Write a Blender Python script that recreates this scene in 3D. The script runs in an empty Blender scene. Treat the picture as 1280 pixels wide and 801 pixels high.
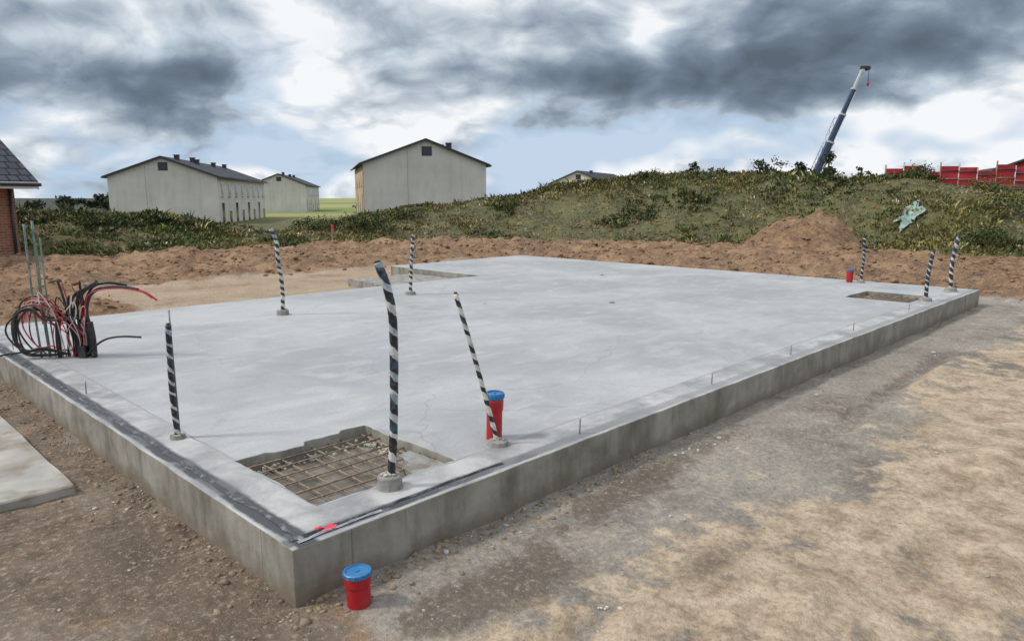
import bpy, math, random
import numpy as np
from mathutils import Vector, Matrix
random.seed(7); rng=np.random.default_rng(11)
sc=bpy.context.scene
sc.view_settings.view_transform='Standard'
sc.view_settings.look='None'; sc.view_settings.exposure=0

# ---------------------------------------------------------------- frame
PITCH=math.radians(9.68)
CAM=Vector((-1.546,-2.965,1.94))
TH=math.radians(44.3)
F2=(math.cos(TH),math.sin(TH)); R2=(math.sin(TH),-math.cos(TH))
ZS=0.29
def site(f,r,z=0.0):
    """site survey frame: f metres north-east, r metres south-east of the survey point"""
    return Vector((CAM.x+f*F2[0]+r*R2[0],CAM.y+f*F2[1]+r*R2[1],z))

# ---------------------------------------------------------------- helpers
def link(o,parent=None):
    sc.collection.objects.link(o)
    if parent is not None: o.parent=parent
    return o
def empty(name,loc=(0,0,0),rz=0):
    e=bpy.data.objects.new(name,None); e.location=loc; e.rotation_euler=(0,0,rz); e.empty_display_size=.2
    return link(e)
def np_mesh(name,V,Fc,mat,parent=None,smooth=False,attrs=None):
    V=np.asarray(V,dtype=np.float32); Fc=np.asarray(Fc,dtype=np.int32)
    me=bpy.data.meshes.new(name); n=len(V); m,k=Fc.shape
    me.vertices.add(n); me.vertices.foreach_set('co',V.ravel())
    me.loops.add(m*k); me.loops.foreach_set('vertex_index',Fc.ravel())
    me.polygons.add(m); me.polygons.foreach_set('loop_start',np.arange(0,m*k,k,dtype=np.int32))
    if attrs:
        for an,(ty,dat) in attrs.items():
            a=me.attributes.new(an,ty,'POINT')
            dat=np.asarray(dat,dtype=np.float32)
            a.data.foreach_set('color' if ty=='FLOAT_COLOR' else 'value',dat.ravel())
    me.update(calc_edges=True); me.validate()
    if smooth: me.polygons.foreach_set('use_smooth',np.ones(m,dtype=bool))
    me.materials.append(mat)
    o=bpy.data.objects.new(name,me); return link(o,parent)
def py_mesh(name,V,Fc,mat,parent=None,smooth=False):
    me=bpy.data.meshes.new(name); me.from_pydata([tuple(v) for v in V],[],Fc); me.update()
    me.materials.append(mat)
    if smooth:
        for p in me.polygons: p.use_smooth=True
    o=bpy.data.objects.new(name,me); return link(o,parent)
def box(name,a,b,mat,parent=None,bevel=0.0):
    x0,y0,z0=a; x1,y1,z1=b
    V=[(x0,y0,z0),(x1,y0,z0),(x1,y1,z0),(x0,y1,z0),(x0,y0,z1),(x1,y0,z1),(x1,y1,z1),(x0,y1,z1)]
    Fc=[(0,3,2,1),(4,5,6,7),(0,1,5,4),(1,2,6,5),(2,3,7,6),(3,0,4,7)]
    o=py_mesh(name,V,Fc,mat,parent)
    if bevel>0:
        md=o.modifiers.new('bevel','BEVEL'); md.width=bevel; md.segments=2
    return o
def catmull(pts,n=8):
    P=[Vector(p) for p in pts]; P=[P[0]*2-P[1]]+P+[P[-1]*2-P[-2]]; out=[]
    for i in range(1,len(P)-2):
        for k in range(n):
            t=k/n; a,b,c,d=P[i-1],P[i],P[i+1],P[i+2]
            out.append(.5*((2*b)+(c-a)*t+(2*a-5*b+4*c-d)*t*t+(3*b-a-3*c+d)*t**3))
    out.append(P[-2]); return out
def sweep(name,path,rad,mat,parent=None,seg=12,caps=True,smooth=True):
    """tube along a path with a UV map (u around, v = metres along)"""
    path=[Vector(p) for p in path]; n=len(path)
    R=rad if isinstance(rad,(list,tuple)) else [rad]*n
    V=[];UVv=[0]
    for i in range(1,n): UVv.append(UVv[-1]+(path[i]-path[i-1]).length)
    T=(path[1]-path[0]).normalized()
    up=Vector((1,0,0)) if abs(T.x)<.9 else Vector((0,1,0))
    N=T.cross(up).normalized()
    for i in range(n):
        if i<n-1: T=(path[i+1]-path[i])
        else: T=path[i]-path[i-1]
        if T.length<1e-7: T=Vector((0,0,1))
        T.normalize(); N=(N-T*N.dot(T)).normalized(); B=T.cross(N)
        for s in range(seg):
            a=2*math.pi*s/seg
            V.append(path[i]+(N*math.cos(a)+B*math.sin(a))*R[i])
    Fc=[];UV=[]
    for i in range(n-1):
        for s in range(seg):
            s2=(s+1)%seg
            Fc.append((i*seg+s,i*seg+s2,(i+1)*seg+s2,(i+1)*seg+s))
            UV+= [(s/seg,UVv[i]),((s+1)/seg,UVv[i]),((s+1)/seg,UVv[i+1]),(s/seg,UVv[i+1])]
    if caps:
        Fc.append(tuple(range(seg))[::-1]); UV+=[(0,0)]*seg
        Fc.append(tuple((n-1)*seg+s for s in range(seg))); UV+=[(0,UVv[-1])]*seg
    o=py_mesh(name,V,Fc,mat,parent)
    uvl=o.data.uv_layers.new(name='UVMap')
    flat=[c for uv in UV for c in uv]; uvl.data.foreach_set('uv',flat)
    if smooth:
        for p in o.data.polygons: p.use_smooth=len(p.vertices)==4
    return o
def lathe(name,prof,mat,parent=None,loc=(0,0,0),seg=28):
    """revolve profile [(r,z)...]"""
    V=[];Fc=[]
    for r,z in prof:
        for s in range(seg):
            a=2*math.pi*s/seg; V.append((loc[0]+r*math.cos(a),loc[1]+r*math.sin(a),loc[2]+z))
    for i in range(len(prof)-1):
        for s in range(seg):
            s2=(s+1)%seg; Fc.append((i*seg+s,i*seg+s2,(i+1)*seg+s2,(i+1)*seg+s))
    Fc.append(tuple(range(seg))[::-1]); Fc.append(tuple((len(prof)-1)*seg+s for s in range(seg)))
    o=py_mesh(name,V,Fc,mat,parent)
    for p in o.data.polygons: p.use_smooth=len(p.vertices)==4
    md=o.modifiers.new('es','EDGE_SPLIT'); md.split_angle=math.radians(35)
    return o

# value noise
def _h(i,j,s):
    a=(i.astype(np.int64)*374761393+j.astype(np.int64)*668265263+s*974634777)&0xffffffff
    a=((a^(a>>13))*1274126177)&0xffffffff
    a=a^(a>>16); return (a&0xffff)/65535.0
def vn(x,y,s=0):
    xi=np.floor(x);yi=np.floor(y);fx=x-xi;fy=y-yi
    fx=fx*fx*(3-2*fx);fy=fy*fy*(3-2*fy)
    return (_h(xi,yi,s)*(1-fx)+_h(xi+1,yi,s)*fx)*(1-fy)+(_h(xi,yi+1,s)*(1-fx)+_h(xi+1,yi+1,s)*fx)*fy
def fbm(x,y,oct=4,s=0):
    t=0;a=1;w=0
    for o in range(oct):
        t=t+a*vn(x*2**o+o*17.3,y*2**o+o*9.1,s+o);w+=a;a*=.5
    return t/w
def ss(a,b,x):
    t=np.clip((x-a)/(b-a),0,1); return t*t*(3-2*t)

# ---------------------------------------------------------------- node helper
class NT:
    def __init__(s,tree): s.t=tree; s.n=tree.nodes; s.l=tree.links
    def new(s,ty,**kw):
        n=s.n.new(ty)
        for k,v in kw.items(): setattr(n,k,v)
        return n
    def put(s,sock,v):
        if v is None: return
        if isinstance(v,bpy.types.NodeSocket): s.l.new(v,sock)
        else:
            if isinstance(v,(tuple,list)) and len(v)==3 and sock.type=='RGBA': v=(*v,1)
            sock.default_value=v
    def m(s,op,a,b=None,c=None,clamp=False):
        n=s.new('ShaderNodeMath',operation=op); n.use_clamp=clamp
        s.put(n.inputs[0],a)
        if b is not None: s.put(n.inputs[1],b)
        if c is not None: s.put(n.inputs[2],c)
        return n.outputs[0]
    def vm(s,op,a,b=None):
        n=s.new('ShaderNodeVectorMath',operation=op); s.put(n.inputs[0],a)
        if b is not None: s.put(n.inputs[1],b)
        return n.outputs['Value'] if op in ('DOT_PRODUCT','LENGTH') else n.outputs[0]
    def noise(s,vec,scale,detail=4,rough=.55,dist=0,col=False,dim='3D'):
        n=s.new('ShaderNodeTexNoise',noise_dimensions=dim); s.put(n.inputs['Vector'],vec); n.inputs['Scale'].default_value=scale
        n.inputs['Detail'].default_value=detail; n.inputs['Roughness'].default_value=rough; n.inputs['Distortion'].default_value=dist
        return n.outputs['Color' if col else 0]
    def voro(s,vec,scale,out='Distance',feature='F1'):
        n=s.new('ShaderNodeTexVoronoi',feature=feature); s.put(n.inputs['Vector'],vec); n.inputs['Scale'].default_value=scale
        return n.outputs[out]
    def mr(s,v,a,b,c=0,d=1,smooth=False):
        n=s.new('ShaderNodeMapRange'); n.interpolation_type='SMOOTHSTEP' if smooth else 'LINEAR'
        s.put(n.inputs[0],v)
        for i,x in enumerate((a,b,c,d)): s.put(n.inputs[1+i],x)
        return n.outputs[0]
    def mix(s,f,a,b,blend='MIX'):
        n=s.new('ShaderNodeMix',data_type='RGBA',blend_type=blend)
        s.put(n.inputs[0],f); s.put(n.inputs[6],a); s.put(n.inputs[7],b); return n.outputs[2]
    def ramp(s,f,stops,interp='LINEAR'):
        n=s.new('ShaderNodeValToRGB'); cr=n.color_ramp; cr.interpolation=interp
        while len(cr.elements)<len(stops): cr.elements.new(.5)
        for e,(p,c) in zip(cr.elements,stops): e.position=p; e.color=(*c,1) if len(c)==3 else c
        s.put(n.inputs[0],f); return n.outputs[0]
    def sep(s,v):
        n=s.new('ShaderNodeSeparateXYZ'); s.put(n.inputs[0],v); return n.outputs
    def comb(s,x,y,z):
        n=s.new('ShaderNodeCombineXYZ'); s.put(n.inputs[0],x);s.put(n.inputs[1],y);s.put(n.inputs[2],z); return n.outputs[0]
    def bump(s,h,strength=.5,dist=.02,normal=None):
        n=s.new('ShaderNodeBump'); s.put(n.inputs['Strength'],strength); n.inputs['Distance'].default_value=dist
        s.put(n.inputs['Height'],h)
        if normal is not None: s.put(n.inputs['Normal'],normal)
        return n.outputs[0]
    def attr(s,name,out='Fac'):
        n=s.new('ShaderNodeAttribute'); n.attribute_name=name; return n.outputs[out]
def material(name):
    m=bpy.data.materials.new(name); m.use_nodes=True; t=NT(m.node_tree); b=m.node_tree.nodes['Principled BSDF']
    tc=t.new('ShaderNodeTexCoord'); return m,t,b,tc
def simple(name,col,rough=.6,var=.25,scale=8,metal=0,bump=.15,dirt=None):
    m,t,b,tc=material(name)
    n=t.noise(tc.outputs['Object'],scale,3)
    c=t.mix(t.mr(n,.3,.7),tuple(x*(1-var) for x in col),tuple(min(1,x*(1+var)) for x in col))
    if dirt:
        d=t.mr(t.noise(tc.outputs['Object'],scale*.6+1.3,4,.65),.5,.66)
        c=t.mix(d,c,dirt)
    t.put(b.inputs['Base Color'],c); b.inputs['Roughness'].default_value=rough; b.inputs['Metallic'].default_value=metal
    if bump: t.put(b.inputs['Normal'],t.bump(t.noise(tc.outputs['Object'],scale*4,3),bump,.01))
    return m

# ---------------------------------------------------------------- materials
def mat_concrete_slab():
    m,t,b,tc=material('slab_concrete'); P=tc.outputs['Object']; x,y,z=t.sep(P)
    geo=t.new('ShaderNodeNewGeometry'); nz=t.sep(geo.outputs['True Normal'])[2]
    big=t.noise(P,.45,5,.60,.5); mid=t.noise(P,2.6,6,.66,.3); fine=t.noise(P,38,3,.6)
    top=t.mix(t.mr(big,.38,.62),(.315,.328,.338),(.435,.445,.452))
    top=t.mix(t.mr(mid,.54,.68,0,.55),top,(.50,.50,.49))
    st=t.noise(t.vm('MULTIPLY',P,(1.0,3.0,1)),1.1,4,.6,1.0)
    top=t.mix(t.mr(st,.55,.70,0,.45),top,(.27,.28,.288))
    top=t.mix(t.mr(st,.44,.34,0,.38),top,(.51,.512,.512))
    top=t.mix(t.mr(mid,.40,.30,0,.45),top,(.26,.26,.25))
    top=t.mix(t.mr(fine,.35,.65,.22,0),top,(.24,.24,.24))
    # hairline shrinkage cracks
    cr=t.voro(t.vm('ADD',P,t.vm('MULTIPLY',t.noise(P,1.5,3,.6,0,True),(.5,.5,0))),.42,'Distance','DISTANCE_TO_EDGE')
    top=t.mix(t.mr(cr,.0,.0035,.35,0),top,(.16,.16,.155))
    wob=t.m('MULTIPLY',t.m('SUBTRACT',mid,.5),.07)
    ye=t.m('ADD',y,wob); xe=t.m('ADD',x,wob)
    e1=t.m('MINIMUM',xe,ye)
    edge=t.mr(e1,.335,.35,1,0)
    ecol=t.mix(t.mr(mid,.38,.62),(.22,.22,.22),(.47,.47,.46))
    top=t.mix(t.m('MULTIPLY',edge,.8),top,ecol)
    seam=t.mr(t.m('ABSOLUTE',t.m('SUBTRACT',e1,.345)),0,.012,1,0)
    top=t.mix(t.m('MULTIPLY',seam,t.mr(mid,.4,.6,.15,.7)),top,(.12,.12,.12))
    band=t.m('MULTIPLY',t.mr(xe,.02,.04),t.mr(xe,.13,.155,1,0))
    bandy=t.m('MULTIPLY',t.mr(ye,.025,.04),t.mr(ye,.11,.14,1,0))
    bandy=t.m('MULTIPLY',bandy,t.mr(x,.5,3.5,1.0,.35))
    bandy=t.m('MULTIPLY',bandy,t.mr(mid,.32,.56,.1,1))
    band=t.m('MULTIPLY',band,t.mr(mid,.28,.5,.35,.95))
    pr=t.m('MAXIMUM',band,bandy,clamp=True)
    top=t.mix(pr,top,(.042,.047,.056))
    sd=t.mix(t.mr(mid,.35,.65),(.155,.145,.12),(.31,.295,.255))
    sv=t.noise(t.vm('MULTIPLY',P,(6,6,1.1)),1.2,5,.6)
    sd=t.mix(t.mr(sv,.5,.72,0,.45),sd,(.37,.36,.33))
    sd=t.mix(t.mr(sv,.46,.3,0,.6),sd,(.095,.087,.072))
    sd=t.mix(t.mr(t.m('ADD',z,t.m('MULTIPLY',t.m('SUBTRACT',mid,.5),.25)),.02,.12,.65,0),sd,(.17,.13,.093))
    jx=t.m('ABSOLUTE',t.m('SUBTRACT',t.m('FRACT',t.m('DIVIDE',t.m('ADD',t.m('ADD',x,y),.9),2.45)),.5))
    sd=t.mix(t.mr(jx,0,.003,.6,0),sd,(.08,.075,.065))
    pit=t.voro(P,42); sd=t.mix(t.mr(pit,.05,.16,.5,0),sd,(.08,.07,.06))
    istop=t.mr(nz,.5,.8)
    t.put(b.inputs['Base Color'],t.mix(istop,sd,top))
    t.put(b.inputs['Roughness'],t.mr(mid,.35,.7,.5,.85))
    t.put(b.inputs['Normal'],t.bump(t.noise(P,9,5,.72),.45,.012))
    return m
M_slab=mat_concrete_slab()
M_rough=simple('rough_concrete',(.27,.265,.25),.9,.3,9,bump=.8,dirt=(.18,.155,.12))
M_plate=simple('old_concrete',(.33,.315,.285),.85,.3,2.5,bump=.5,dirt=(.22,.18,.13))
M_foam=simple('polystyrene',(.50,.48,.40),.9,.3,40,bump=.8,dirt=(.24,.22,.17))
M_rebar=simple('rebar_steel',(.27,.20,.145),.7,.4,30,metal=.1,bump=.4)
M_galv=simple('galvanised_steel',(.40,.42,.41),.45,.25,20,metal=.6)
M_green=simple('green_conduit',(.12,.19,.165),.6,.3,14,dirt=(.27,.27,.25))
M_red=simple('red_plastic',(.40,.010,.018),.38,.15,10,bump=.05,dirt=(.25,.04,.035))
M_redc=simple('red_cable_sheath',(.45,.03,.04),.4,.15,10,bump=0)
M_pinkc=simple('pink_cable_sheath',(.55,.27,.27),.5,.2,10,bump=0)
M_whitec=simple('white_cable_sheath',(.55,.53,.51),.45,.15,10,bump=0)
M_black=simple('black_rubber',(.014,.014,.016),.5,.3,12,bump=.1,dirt=(.05,.047,.043))
M_blue=simple('blue_plastic_cap',(.025,.16,.38),.4,.15,14,bump=.05,dirt=(.10,.23,.36))
M_white=simple('white_paint',(.72,.72,.70),.6,.06,3)
M_dark=simple('dark_metal',(.035,.035,.04),.5,.2,6)
M_wood=simple('timber',(.30,.20,.12),.8,.25,5,dirt=(.18,.13,.09))

def mat_tape(name,pitch,tilt,lo=.56,blue=.2,white=(.47,.48,.48),warp=1.5):
    m,t,b,tc=material(name); uv=t.sep(tc.outputs['UV']); P=tc.outputs['Object']
    nz=t.noise(P,5,3); n2=t.noise(P,17,3)
    v=t.m('ADD',t.m('DIVIDE',uv[1],pitch),t.m('MULTIPLY',uv[0],tilt))
    v=t.m('ADD',v,t.m('MULTIPLY',nz,warp)); v=t.m('ADD',v,t.m('MULTIPLY',n2,.35))
    fr=t.m('FRACT',v)
    lo2=t.m('ADD',lo,t.m('MULTIPLY',t.m('SUBTRACT',n2,.5),.5))
    w=t.m('MULTIPLY',t.m('GREATER_THAN',fr,lo2),t.mr(fr,.95,.99,1,0))
    c=t.mix(t.mr(t.noise(P,5,2),.5,.6),white,(.24,.31,.38))
    col=t.mix(w,(.016,.018,.022),c)
    bl=t.mr(t.noise(P,6.5,2),.56,.6,0,blue*3)
    col=t.mix(bl,col,(.04,.13,.20))
    col=t.mix(t.mr(t.noise(P,40,4),.5,.7,0,.4),col,(.16,.155,.14))
    t.put(b.inputs['Base Color'],col); b.inputs['Roughness'].default_value=.38
    t.put(b.inputs['Normal'],t.bump(t.m('ADD',w,t.noise(P,60,3)),.6,.004))
    return m
M_tapeA=mat_tape('taped_insulation',.125,1.0,.56,.18,(.55,.56,.56))
M_tapeB=mat_tape('taped_insulation_fine',.09,1.0,.70,.05)
M_tapeC=mat_tape('taped_insulation_pale',.10,1.0,.45,.08,(.58,.56,.49))

# ---------------------------------------------------------------- terrain
toe_r=[-40,-20,-13.6,-9.7,-6.5,0,10.9,15.2,30,60]
toe_f=[20,21,22.6,26,30.6,31.6,27.8,21.8,16,10]
cr_r=[-60,-40,-19.9,-18.4,-16.3,-14.6,-12.7,-12,-10.8,-9.5,-7.7,-5.7,-3.3,-1.3,.4,2.6,5.1,7.5,10.5,13.8,16.6,20.5,30,60]
cr_z=[1.4,1.4,1.05,1.15,1.15,.8,.4,.15,-.1,.4,.9,1.3,1.45,1.7,2.1,2.4,2.65,2.88,3.0,2.85,2.4,1.6,1.4,1.4]
def terrain(x,y):
    x=np.asarray(x,dtype=float); y=np.asarray(y,dtype=float)
    dx=x-CAM.x; dy=y-CAM.y
    f=dx*F2[0]+dy*F2[1]; r=dx*R2[0]+dy*R2[1]
    toe=np.interp(r,toe_r,toe_f)+1.2*(fbm(r*.25,f*.05,3,5)-.5)
    hc=np.interp(r,cr_r,cr_z)
    wid=7.5
    up=ss(0,wid,f-toe)
    back=np.interp(r,[-60,-4,8,25,80],[-2.0,-2.0,-.6,1.8,1.8])
    dn=ss(wid+3,wid+20,f-toe)
    emb=hc*up*(1-dn)+back*dn
    lum=(fbm(x*.45,y*.45,4,2)-.5)
    emb=emb+up*(1-dn)*lum*.85
    D=np.hypot(dx,dy)
    az=np.arctan2(r,f)
    far=ss(230,620,D)
    hill=far*(6+16*ss(.42,.66,az)*(1-ss(1.1,1.5,np.abs(az))) +7*fbm(x*.004,y*.004,3,9)-9*(1-ss(.3,.5,az)))
    z=emb+hill
    soil=ss(13.2,14.6,y+1.2*(fbm(x*.6,y*.6,3,3)-.5))
    soil=np.maximum(soil,ss(9.0,10.6,y)*ss(3.4,2.2,x))
    soil=np.maximum(soil,ss(14.4,15.6,x+1.0*(fbm(x*.5,y*.5,3,4)-.5)))
    soil=soil*ss(-13,-8,x)
    near=1-up
    z=z+near*soil*((fbm(x*.9,y*.9,5,1)-.45)*.58+ (np.abs(fbm(x*2.2,y*2.2,3,21)-.5))*.32+(fbm(x*5,y*5,3,22)-.5)*.16)
    z=z+near*soil*.15*np.exp(-((f-toe+2.0)/1.6)**2)
    dr=r-11.4; df=f-27.6
    mm=np.clip(1-np.sqrt((dr/(2.25+.4*np.sin(df*2)))**2+(df/2.1)**2),0,1)
    mound=1.62*mm**.9*(1+.8*(fbm(x*1.3,y*1.3,4,8)-.5))+.40*np.exp(-((dr+1.9)/1.0)**2-((df+.5)/.9)**2)
    z=np.maximum(z,np.minimum(z,.25)*.3+mound)
    msk_m=ss(.0,.14,mm)*ss(-.15,.1,mound-emb)
    g=(fbm(x*1.5,y*1.5,4,6)-.5)
    z=z+ss(60,20,D)*(1-soil)*near*(.04*g+.016*(fbm(x*7,y*7,3,12)-.5))
    # wheel ruts beside the slab and little scraped-up sand ridges
    flat=(1-soil)*near*ss(40,20,D)*ss(-.35,-.6,y)
    rut=0*x
    for (yc,wv,amp) in [(-.95,.10,1.0),(-2.35,.11,1.0),(-3.3,.10,.6)]:
        yy=y-yc-.22*np.sin(x*.33+yc)-.10*(fbm(x*.5,y*0+yc,2,70)-.5)
        gq=np.exp(-(yy/wv)**4); sh=np.exp(-((np.abs(yy)-.17)/.05)**2)
        pt=ss(.35,.6,fbm(x*.5,y*.2+yc,3,71))*amp
        z=z+flat*pt*(-.022*gq+.012*sh+.006*gq*np.sin((x+.5*np.abs(yy))*45)); rut=rut+gq*pt
    lump=np.zeros_like(x)
    for (bx,by,sx,sy,hh) in [(.72,-1.05,.28,.05,.035),(1.05,-1.18,.2,.05,.03),(1.75,-1.75,.25,.09,.035),(2.9,-2.3,.5,.12,.03),(4.6,-2.0,.6,.15,.03),(1.2,-1.6,.2,.06,.02)]:
        lump=lump+hh*np.exp(-(((x-bx)+(y-by)*.6)/sx)**2-((y-by-.15*(x-bx))/sy)**2)
    z=z+lump*(.6+.9*fbm(x*9,y*9,3,72))
    grass=np.clip(ss(-.2,.9,f-toe+1.0*(fbm(x*.8,y*.8,4,7)-.5))*(1-msk_m),0,1)
    brown=ss(.25,-.1,x-.0+.5*(fbm(x*1.1,y*1.1,4,13)-.5))*ss(13,9,y)
    tan=ss(-.55,-1.5,y+1.5*(fbm(x*.9,y*.9,5,14)-.5))*(1-ss(-.3,-1.2,x))
    tan=np.clip(tan+lump*18-.45*rut,-.3,1.2)
    sand=ss(8.2,8.6,y)*(1-soil)*ss(1.2,2.4,x)
    soil=np.clip(np.maximum(soil*near,msk_m),0,1)
    damp=.45*rut*ss(-.4,-.7,y)
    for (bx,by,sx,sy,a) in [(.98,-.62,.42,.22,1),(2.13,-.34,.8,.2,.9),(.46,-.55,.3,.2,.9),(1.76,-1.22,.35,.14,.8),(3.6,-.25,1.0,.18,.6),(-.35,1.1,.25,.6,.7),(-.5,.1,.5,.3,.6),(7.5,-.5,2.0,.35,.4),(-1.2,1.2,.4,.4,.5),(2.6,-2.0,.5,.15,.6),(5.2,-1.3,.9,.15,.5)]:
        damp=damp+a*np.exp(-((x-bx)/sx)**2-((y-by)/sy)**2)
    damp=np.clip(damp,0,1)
    field=ss(70,130,D)
    wood=ss(180,260,D)*ss(.25,.35,az)+ss(90,130,D)*ss(-.36,-.40,az)
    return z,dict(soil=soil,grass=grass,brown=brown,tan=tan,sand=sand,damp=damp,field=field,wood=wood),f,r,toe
def tz(x,y): return float(terrain(np.array([x]),np.array([y]))[0][0])

def build_ground():
    an=np.concatenate([np.linspace(-52,52,680,endpoint=False),np.linspace(52,308,150,endpoint=False)])
    an=np.radians(an)+TH
    rad=[.35]
    while rad[-1]<5000:
        rr=rad[-1]; rad.append(rr*(1.009 if 2<rr<9 else (1.0165 if rr<60 else 1.04)))
    rad=np.array(rad); na=len(an); nr=len(rad)
    A,Rr=np.meshgrid(an,rad)
    X=CAM.x+Rr*np.cos(A); Y=CAM.y+Rr*np.sin(A)
    Z,mk,f,r,toe=terrain(X.ravel(),Y.ravel())
    V=np.stack([X.ravel(),Y.ravel(),Z],1)
    i=np.arange(nr-1)[:,None]; j=np.arange(na)[None,:]; j2=(j+1)%na
    Fc=np.stack([i*na+j,(i+1)*na+j,(i+1)*na+j2,i*na+j2],-1).reshape(-1,4)
    V=np.vstack([V,[[CAM.x,CAM.y,0]]]); c=len(V)-1
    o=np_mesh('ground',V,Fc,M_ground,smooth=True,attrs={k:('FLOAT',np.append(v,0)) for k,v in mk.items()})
    import bmesh
    bm=bmesh.new(); bm.from_mesh(o.data); bm.verts.ensure_lookup_table()
    for k in range(na): bm.faces.new((bm.verts[c],bm.verts[k],bm.verts[(k+1)%na]))
    bm.to_mesh(o.data); bm.free()
    return o
def mat_ground():
    m,t,b,tc=material('site_ground'); P=tc.outputs['Object']
    n1=t.noise(P,.9,5,.62,.3); n2=t.noise(P,4.5,6,.68,.2); n3=t.noise(P,26,3,.65)
    g=t.mix(t.mr(n1,.35,.65),(.235,.208,.178),(.385,.352,.305))
    g=t.mix(t.mr(n2,.48,.64,0,.6),g,(.46,.415,.35))
    g=t.mix(t.mr(n2,.42,.32,0,.5),g,(.185,.152,.12))
    tn=t.mix(t.mr(n2,.38,.62),(.38,.28,.185),(.68,.54,.39))
    def msk(name,w=.5,a=.4,bb=.6):
        v=t.m('ADD',t.attr(name),t.m('MULTIPLY',t.m('SUBTRACT',n2,.5),w)); return t.mr(v,a,bb)
    tm=t.m('ADD',t.attr('tan'),t.m('MULTIPLY',t.m('SUBTRACT',n1,.5),3.0)); tm=t.m('ADD',tm,t.m('MULTIPLY',t.m('SUBTRACT',n2,.5),2.4))
    c=t.mix(t.mr(tm,.45,.85,0,.92),g,tn)
    br=t.mix(t.mr(n2,.35,.65),(.125,.093,.066),(.27,.208,.15))
    br=t.mix(t.mr(n1,.5,.66,0,.55),br,(.36,.31,.25))
    c=t.mix(msk('brown',1.0,.3,.7),c,br)
    sa=t.mix(t.mr(n1,.35,.65),(.36,.26,.17),(.48,.375,.265)); c=t.mix(msk('sand',.5),c,sa)
    so=t.mix(t.mr(n2,.35,.65),(.105,.058,.031),(.33,.195,.105))
    so=t.mix(t.mr(n1,.5,.62,0,.6),so,(.43,.275,.16))
    c=t.mix(msk('soil',.5),c,so)
    gr=t.mix(t.mr(n1,.4,.6),(.045,.06,.02),(.11,.115,.04)); gr=t.mix(t.mr(n2,.55,.63,0,.7),gr,(.24,.18,.10))
    c=t.mix(msk('grass',.6),c,gr)
    fn=t.noise(P,.012,2); fc=t.mix(t.mr(fn,.42,.55),(.17,.22,.06),(.33,.33,.12)); c=t.mix(t.attr('field'),c,fc)
    c=t.mix(t.attr('wood'),c,(.022,.032,.022))
    st=t.mr(t.noise(P,1.7,4,.6,.5),.58,.68,0,.6); st=t.m('MULTIPLY',st,t.m('ADD',t.attr('brown'),.15,clamp=True))
    c=t.mix(st,c,(.40,.21,.10))
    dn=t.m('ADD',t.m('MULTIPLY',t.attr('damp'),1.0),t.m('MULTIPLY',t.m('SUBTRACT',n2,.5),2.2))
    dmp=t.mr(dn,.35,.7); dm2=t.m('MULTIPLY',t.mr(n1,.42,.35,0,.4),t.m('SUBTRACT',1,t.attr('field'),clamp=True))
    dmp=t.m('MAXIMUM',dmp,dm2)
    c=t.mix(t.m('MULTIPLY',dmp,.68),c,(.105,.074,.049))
    c=t.mix(t.mr(n3,.3,.55,.38,0),c,(.12,.098,.076))
    c=t.mix(t.mr(n3,.54,.70,0,.45),c,(.56,.48,.385))
    vn_=t.new('ShaderNodeTexVoronoi'); t.put(vn_.inputs['Vector'],P); vn_.inputs['Scale'].default_value=55
    pk=t.m('GREATER_THAN',t.sep(vn_.outputs['Color'])[0],.82)
    peb=t.m('MULTIPLY',t.mr(vn_.outputs['Distance'],.18,.34,1,0),pk); peb=t.m('MULTIPLY',peb,t.m('SUBTRACT',1,t.attr('field'),clamp=True))
    c=t.mix(t.m('MULTIPLY',peb,.45),c,(.48,.43,.37))
    t.put(b.inputs['Base Color'],c)
    t.put(b.inputs['Roughness'],t.mr(dmp,0,1,.95,.6)); b.inputs['Specular IOR Level'].default_value=.25
    t.put(b.inputs['Normal'],t.bump(t.noise(P,5.5,7,.74),.9,.09))
    return m
M_ground=mat_ground()
build_ground()

# ---------------------------------------------------------------- slab
def poly_edges(pts,step=.18,amp=.005,seed=0):
    rr=random.Random(seed); out=[]
    for i in range(len(pts)):
        a=Vector(pts[i]); bb=Vector(pts[(i+1)%len(pts)]); n=max(1,int((bb-a).length/step))
        nrm=Vector((-(bb-a).y,(bb-a).x)).normalized()
        for k in range(n):
            p=a.lerp(bb,k/n); 
            if k>0: p=p+nrm*rr.uniform(-amp,amp)
            out.append(p)
    return out
def prism(name,outline,z0,z1,mat,parent=None):
    n=len(outline); V=[(p[0],p[1],z0) for p in outline]+[(p[0],p[1],z1) for p in outline]
    Fc=[tuple(range(n))[::-1],tuple(range(n,2*n))]+[(i,(i+1)%n,n+(i+1)%n,n+i) for i in range(n)]
    return py_mesh(name,V,Fc,mat,parent)
slab=empty('concrete_foundation_slab')
out=[(0,0),(13.7,0),(13.7,11.5),(9.0,11.5),(9.0,8.3),(0,8.3)]
body=prism('slab_body',poly_edges(out,.2,.005,3),-.35,ZS,M_slab,slab)
pit1=[(.35,.37),(.62,.37),(.66,.36),(1.05,.37),(1.33,.35),(1.34,.72),(1.32,.95),(1.34,1.37),(1.15,1.39),(1.10,1.34),(.84,1.36),(.80,1.29),(.60,1.31),(.55,1.35),(.34,1.34),(.36,.9)]
pit2=[(11.0,.42),(12.1,.40),(12.12,1.42),(11.3,1.44),(11.0,1.4)]
def cutter(nm,pts):
    c=prism(nm,poly_edges(pts,.06,.007,5),ZS-.13,ZS+.2,M_slab)
    return c
import bmesh
cs=[cutter('cutA',pit1),cutter('cutB',pit2)]
for c in cs:
    md=body.modifiers.new('cut','BOOLEAN'); md.operation='DIFFERENCE'; md.object=c; md.solver='EXACT'
dg=bpy.context.evaluated_depsgraph_get()
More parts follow.
